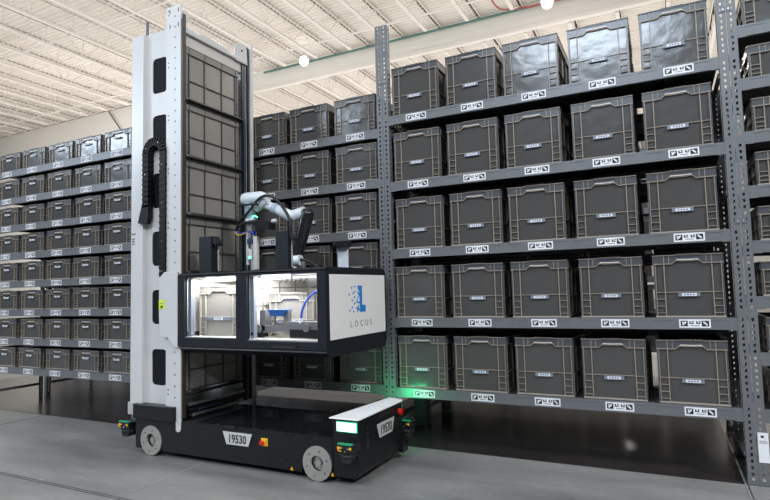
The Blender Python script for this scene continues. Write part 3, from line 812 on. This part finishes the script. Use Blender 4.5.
b.cyl((o1[0]+.067,3.19,1.22),(o1[0]+.067,3.18,1.22),.014,'navy',12); b.cyl((o1[0]+.067,3.19,1.02),(o1[0]+.067,3.18,1.02),.014,'armb',12)
rb(b,'lift_actuator',ws)
# front sill ledges
b = MB(); b.box(o1[0],o1[1],3.05,3.12,.889,.903,'liner'); b.box(o2[0],o2[1],3.05,3.12,.889,.895,'liner'); rb(b,'sill_plate',ws)
# LED strips
for (xa, xb) in ((-3.03,-2.73),(-2.50,-2.28)):
    b = MB(); b.box(xa,xb,3.068,3.10,1.306,1.326,'led'); o = rb(b,'led_strip',ws); o['label'] = 'glowing white light strip'
# end panel with logo and lettering
b = MB(); b.box(X1-.012,X1+.004,3.078,3.868,.893,1.323,'panel')
sp = rb(b,'side_panel',None,.003); sp['label'] = 'white end panel with a blue pixel L emblem and the word LOCUS'
b = MB(); px = .0125; rnd = random.Random(3)
def pxl(yc, zc, s=.0115):
    if yc < 3.40: yc += .02
    b.box(X1+.004,X1+.0055,yc-s/2,yc+s/2,zc-s/2,zc+s/2,'blue')
for r_ in range(15):
    zc = 1.24-r_*px
    for c in range(0,12):
        yc = 3.445+ (c-3)*px
        if c >= 5 and c <= 7: pxl(yc, zc, .0122 if c >= 6 else .011)
        elif c in (3,4):
            if rnd.random() < .62: pxl(yc, zc)
        elif c == 2 and r_ > 5 and rnd.random() < .6: pxl(yc, zc)
        elif c in (0,1) and r_ > 8 and rnd.random() < .35: pxl(yc, zc)
        if c > 7 and r_ >= 11: pxl(yc, zc, .0122)
for yc, zc in ((3.335,1.232),(3.30,1.185),(3.355,1.195),(3.34,1.145),(3.375,1.165),(3.38,1.205),(3.375,1.24),(3.34,1.095),(3.305,1.075),(3.36,1.065),(3.37,1.12)): pxl(yc, zc, .014)
rb(b,'logo',sp)
text('lettering','LOCUS',.060,'letters',sp,(X1+.0045,3.485,.978),(R(90),0,R(90)),.0005,1.9,(1.05,1,1),.0)
# white side cover wrapping the mast
b = MB(); b.prism([(-3.262,.82),(-3.262,1.388),(-3.395,1.388),(-3.452,1.345),(-3.452,1.05),(-3.44,.90),(-3.36,.895),(-3.30,.83)],'y',3.022,3.040,'white')
sc = rb(b,'side_cover',None,.004)
b = MB(); b.box(-3.448,-3.389,3.0195,3.0215,1.11,1.178,'lime'); b.box(-3.43,-3.405,3.019,3.0197,1.118,1.135,'ink'); b.box(-3.438,-3.398,3.019,3.0197,1.15,1.154,'letters'); rb(b,'warning_label',sc)
b = MB(); b.box(-3.30,-3.262,3.04,3.30,.85,1.37,'black'); rb(b,'carriage_bracket')
# camera towers on the box roof
def tower(xa, xb, ya, yb, z1):
    b = MB(); b.box(xa,xb,ya,yb,Z1,z1,'dark'); b.box(xb-.002,xb+.002,yb-.018,yb-.004,Z1+.01,z1-.05,'metalplate')
    o = rb(b,'camera_tower',None,.008)
    b = MB(); b.prism([(xb,z1-.01),(xb+.035,z1-.055),(xb+.035,z1-.075),(xb,z1-.045)][::-1],'y',ya+.01,yb,'dark')
    rb(b,'sun_shade',o)
tower(-3.085,-2.965,3.07,3.155,1.64); tower(-2.378,-2.272,3.07,3.125,1.634)
b = MB(); b.box(-2.29,-2.20,3.74,3.76,1.372,1.55,'armw'); o = rb(b,'sensor_mount',None,.003)
b = MB(); b.box(-2.28,-2.17,3.68,3.76,1.55,1.60,'dark'); b.cyl((-2.28,3.72,1.575),(-2.31,3.72,1.575),.03,'dark',14); rb(b,'sensor_head',o,.008)
b = MB(); b.box(-2.75,-2.40,3.60,3.70,1.372,1.42,'black'); b.box(-2.70,-2.66,3.60,3.64,1.42,1.60,'armb'); b.box(-2.20,-2.16,3.6,3.64,1.42,1.5,'black') if False else None
rb(b,'arm_mount',None,.006)

# robot arm on the box roof
YA = 3.50
b = MB(); b.cyl((-2.60,YA,1.374),(-2.60,YA,1.44),.075,'metal',24,.065); b.cyl((-2.60,YA,1.44),(-2.58,YA,1.47),.055,'armw',24)
b.cyl((-2.66,YA-.06,1.455),(-2.52,YA-.06,1.455),.04,'armw',20)
arm = rb(b,'robot_arm',None,0,True); arm.location.x += .09; arm.location.z -= .006; arm['label'] = 'pale grey jointed robot arm with a black link'
b = MB(); b.capsule((-2.575,YA-.03,1.49),(-2.475,YA-.03,1.80),.046,.052,'black'); rb(b,'upper_arm',arm,0,True)
b = MB(); b.cyl((-2.60,YA-.03,1.80),(-2.50,YA-.03,1.815),.046,'armw',24,.05); b.cyl((-2.60,YA-.03,1.79),(-2.85,YA-.08,1.915),.044,'armw',24,.030)
b.cyl((-2.74,YA-.06,1.86),(-2.77,YA-.066,1.875),.041,'armb',24); rb(b,'forearm',arm,0,True)
b = MB(); b.capsule((-3.02,YA-.08,1.962),(-2.88,YA-.08,1.962),.052,.050,'armw'); b.cyl((-2.87,YA-.08,1.962),(-2.83,YA-.08,1.93),.048,'armw',20)
b.cyl((-2.985,YA-.08,1.95),(-2.985,YA-.08,1.80),.045,'armb',22,.040); b.cyl((-2.985,YA-.08,1.80),(-2.985,YA-.08,1.775),.042,'armw',22)
b.cyl((-2.92,YA-.08,1.88),(-2.80,YA-.09,1.93),.035,'armw',18)
rb(b,'wrist',arm,0,True)
b = MB()
b.box(-2.90,-2.76,YA-.13,YA-.05,1.70,1.775,'black'); b.box(-3.02,-2.90,YA-.12,YA-.06,1.765,1.785,'black')
b.cyl((-2.76,YA-.09,1.765),(-2.72,YA-.09,1.768),.016,'armw',12)
b.tube([(-2.935,YA-.12,1.80),(-2.90,YA-.13,1.815),(-2.87,YA-.13,1.80)],.006,'greenled',6)
b.box(-3.0,-2.955,YA-.10,YA-.06,1.70,1.775,'metal'); b.box(-3.01,-2.99,YA-.10,YA-.08,1.44,1.70,'liner'); b.box(-2.94,-2.905,YA-.10,YA-.07,1.40,1.66,'liner')
b.box(-2.985,-2.945,YA-.12,YA-.06,1.60,1.64,'navy'); b.box(-2.975,-2.95,YA-.12,YA-.09,1.645,1.69,'metal'); b.box(-2.94,-2.92,YA-.12,YA-.09,1.67,1.70,'hose')
b.box(-2.98,-2.95,YA-.11,YA-.08,1.48,1.56,'liner'); b.box(-2.978,-2.952,YA-.114,YA-.11,1.485,1.505,'greenled')
rb(b,'gripper_tool',arm,.002)
b = MB()
b.tube([(-3.10,YA-.10,1.72),(-3.07,YA-.12,1.77),(-2.95,YA-.14,1.85),(-2.84,YA-.14,1.945),(-2.74,YA-.14,1.955),(-2.66,YA-.14,1.90),(-2.58,YA-.14,1.80),(-2.55,YA-.14,1.70),(-2.60,YA-.12,1.55)],.011,'rubber')
b.tube([(-3.10,YA-.10,1.72),(-3.06,YA-.12,1.75),(-2.96,YA-.12,1.775),(-2.86,YA-.10,1.76)],.010,'rubber')
b.tube([(-3.02,YA-.14,1.905),(-2.93,YA-.15,1.905),(-2.85,YA-.14,1.90)],.009,'rubber')
b.tube([(-3.10,YA-.11,1.715),(-3.05,YA-.12,1.69),(-2.99,YA-.11,1.70)],.004,'hose'); b.tube([(-3.105,YA-.12,1.705),(-3.06,YA-.13,1.675),(-2.99,YA-.12,1.69)],.0035,'yellow')
b.tube([(-2.52,YA-.06,1.46),(-2.44,YA-.06,1.44),(-2.36,YA-.06,1.39)],.012,'rubber')
rb(b,'cable_bundle',arm,0,True)

# suction gripper inside the right bay
b = MB()
b.box(-2.58,-2.53,3.14,3.22,.93,1.09,'devgrey'); b.box(-2.57,-2.33,3.14,3.18,.94,.985,'devgrey'); b.box(-2.34,-2.06,3.12,3.22,.93,1.01,'devgrey')
b.box(-2.30,-2.05,3.11,3.12,.90,.96,'black'); b.cyl((-2.45,3.15,.985),(-2.45,3.15,1.05),.008,'devgrey',8); b.box(-2.37,-2.33,3.14,3.18,.98,1.09,'devgrey')
b.box(-2.60,-2.55,3.13,3.20,.90,.96,'black'); b.cyl((-2.58,3.13,.96),(-2.58,3.12,.96),.03,'devgrey',14); b.cyl((-2.16,3.12,.97),(-2.16,3.10,.97),.028,'devgrey',14)
gd = rb(b,'handling_device',None,.003)
b = MB(); b.prism([(-2.484,1.088),(-2.342,1.088),(-2.354,1.048),(-2.472,1.048)][::-1],'y',3.12,3.19,'tray'); b.box(-2.492,-2.334,3.115,3.195,1.084,1.094,'tray'); o = rb(b,'tray',gd,.002); o['label'] = 'small blue plastic tray'
b = MB(); b.tube([(-2.215,3.13,1.01),(-2.20,3.12,1.08),(-2.16,3.115,1.15),(-2.10,3.11,1.20),(-2.04,3.11,1.22)],.0075,'hose'); b.cyl((-2.215,3.13,1.00),(-2.213,3.129,1.035),.014,'armw',10); rb(b,'hose',gd,0,True)
b = MB(); b.box(-2.32,-2.06,3.18,3.26,1.285,1.32,'black')
for k in range(6): b.cyl((-2.40+.04*k,3.15,1.285),(-2.40+.04*k,3.15,1.31),.012,'rubber',8)
b.prism([(-2.26,1.31),(-2.08,1.31),(-2.09,1.25),(-2.16,1.235)][::-1],'y',3.16,3.20,'rubber')
rb(b,'camera_bar',gd,.003)
# totes inside the box
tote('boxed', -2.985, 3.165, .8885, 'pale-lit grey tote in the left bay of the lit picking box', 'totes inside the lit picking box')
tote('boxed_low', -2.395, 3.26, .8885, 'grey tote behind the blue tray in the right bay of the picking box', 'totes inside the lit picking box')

# lights carried by the robot
area('box_light', (-2.95,3.20,1.325), .45, 13, (1,1,1), (0,0,0), .22)
area('box_light', (-2.33,3.20,1.325), .5, 12, (1,1,1), (0,0,0), .22)
area('signal_glow', (-1.90,3.735,.365), .14, 1.3, (.05,1,.35), (R(90),0,R(-12)), .06)

# ------------------------------------------------------------------ world, camera, view
w = bpy.data.worlds.new('hall'); bpy.context.scene.world = w; w.use_nodes = True
nt = w.node_tree; bg = nt.nodes['Background']
bg.inputs['Color'].default_value = (.93,.96,1,1); bg.inputs['Strength'].default_value = .12

cam = bpy.data.cameras.new('camera'); co = bpy.data.objects.new('camera', cam); C.objects.link(co)
cam.sensor_width = 36; cam.sensor_fit = 'HORIZONTAL'; cam.lens = 555.0/770*36; cam.clip_start = .05; cam.clip_end = 200
f = Vector((-0.44621413, 0.89215651, 0.07035421)); r = Vector((0.89325252, 0.44880694, -0.02592795)); u = Vector((0.05470725, -0.05127466, 0.99718505))
m = Matrix((( r.x,u.x,-f.x,0),(r.y,u.y,-f.y,0),(r.z,u.z,-f.z,H),(0,0,0,1)))
co.matrix_world = m
sc_ = bpy.context.scene; sc_.camera = co
sc_.view_settings.view_transform = 'Standard'; sc_.view_settings.look = 'None'; sc_.view_settings.gamma = 1; sc_.view_settings.exposure = 0
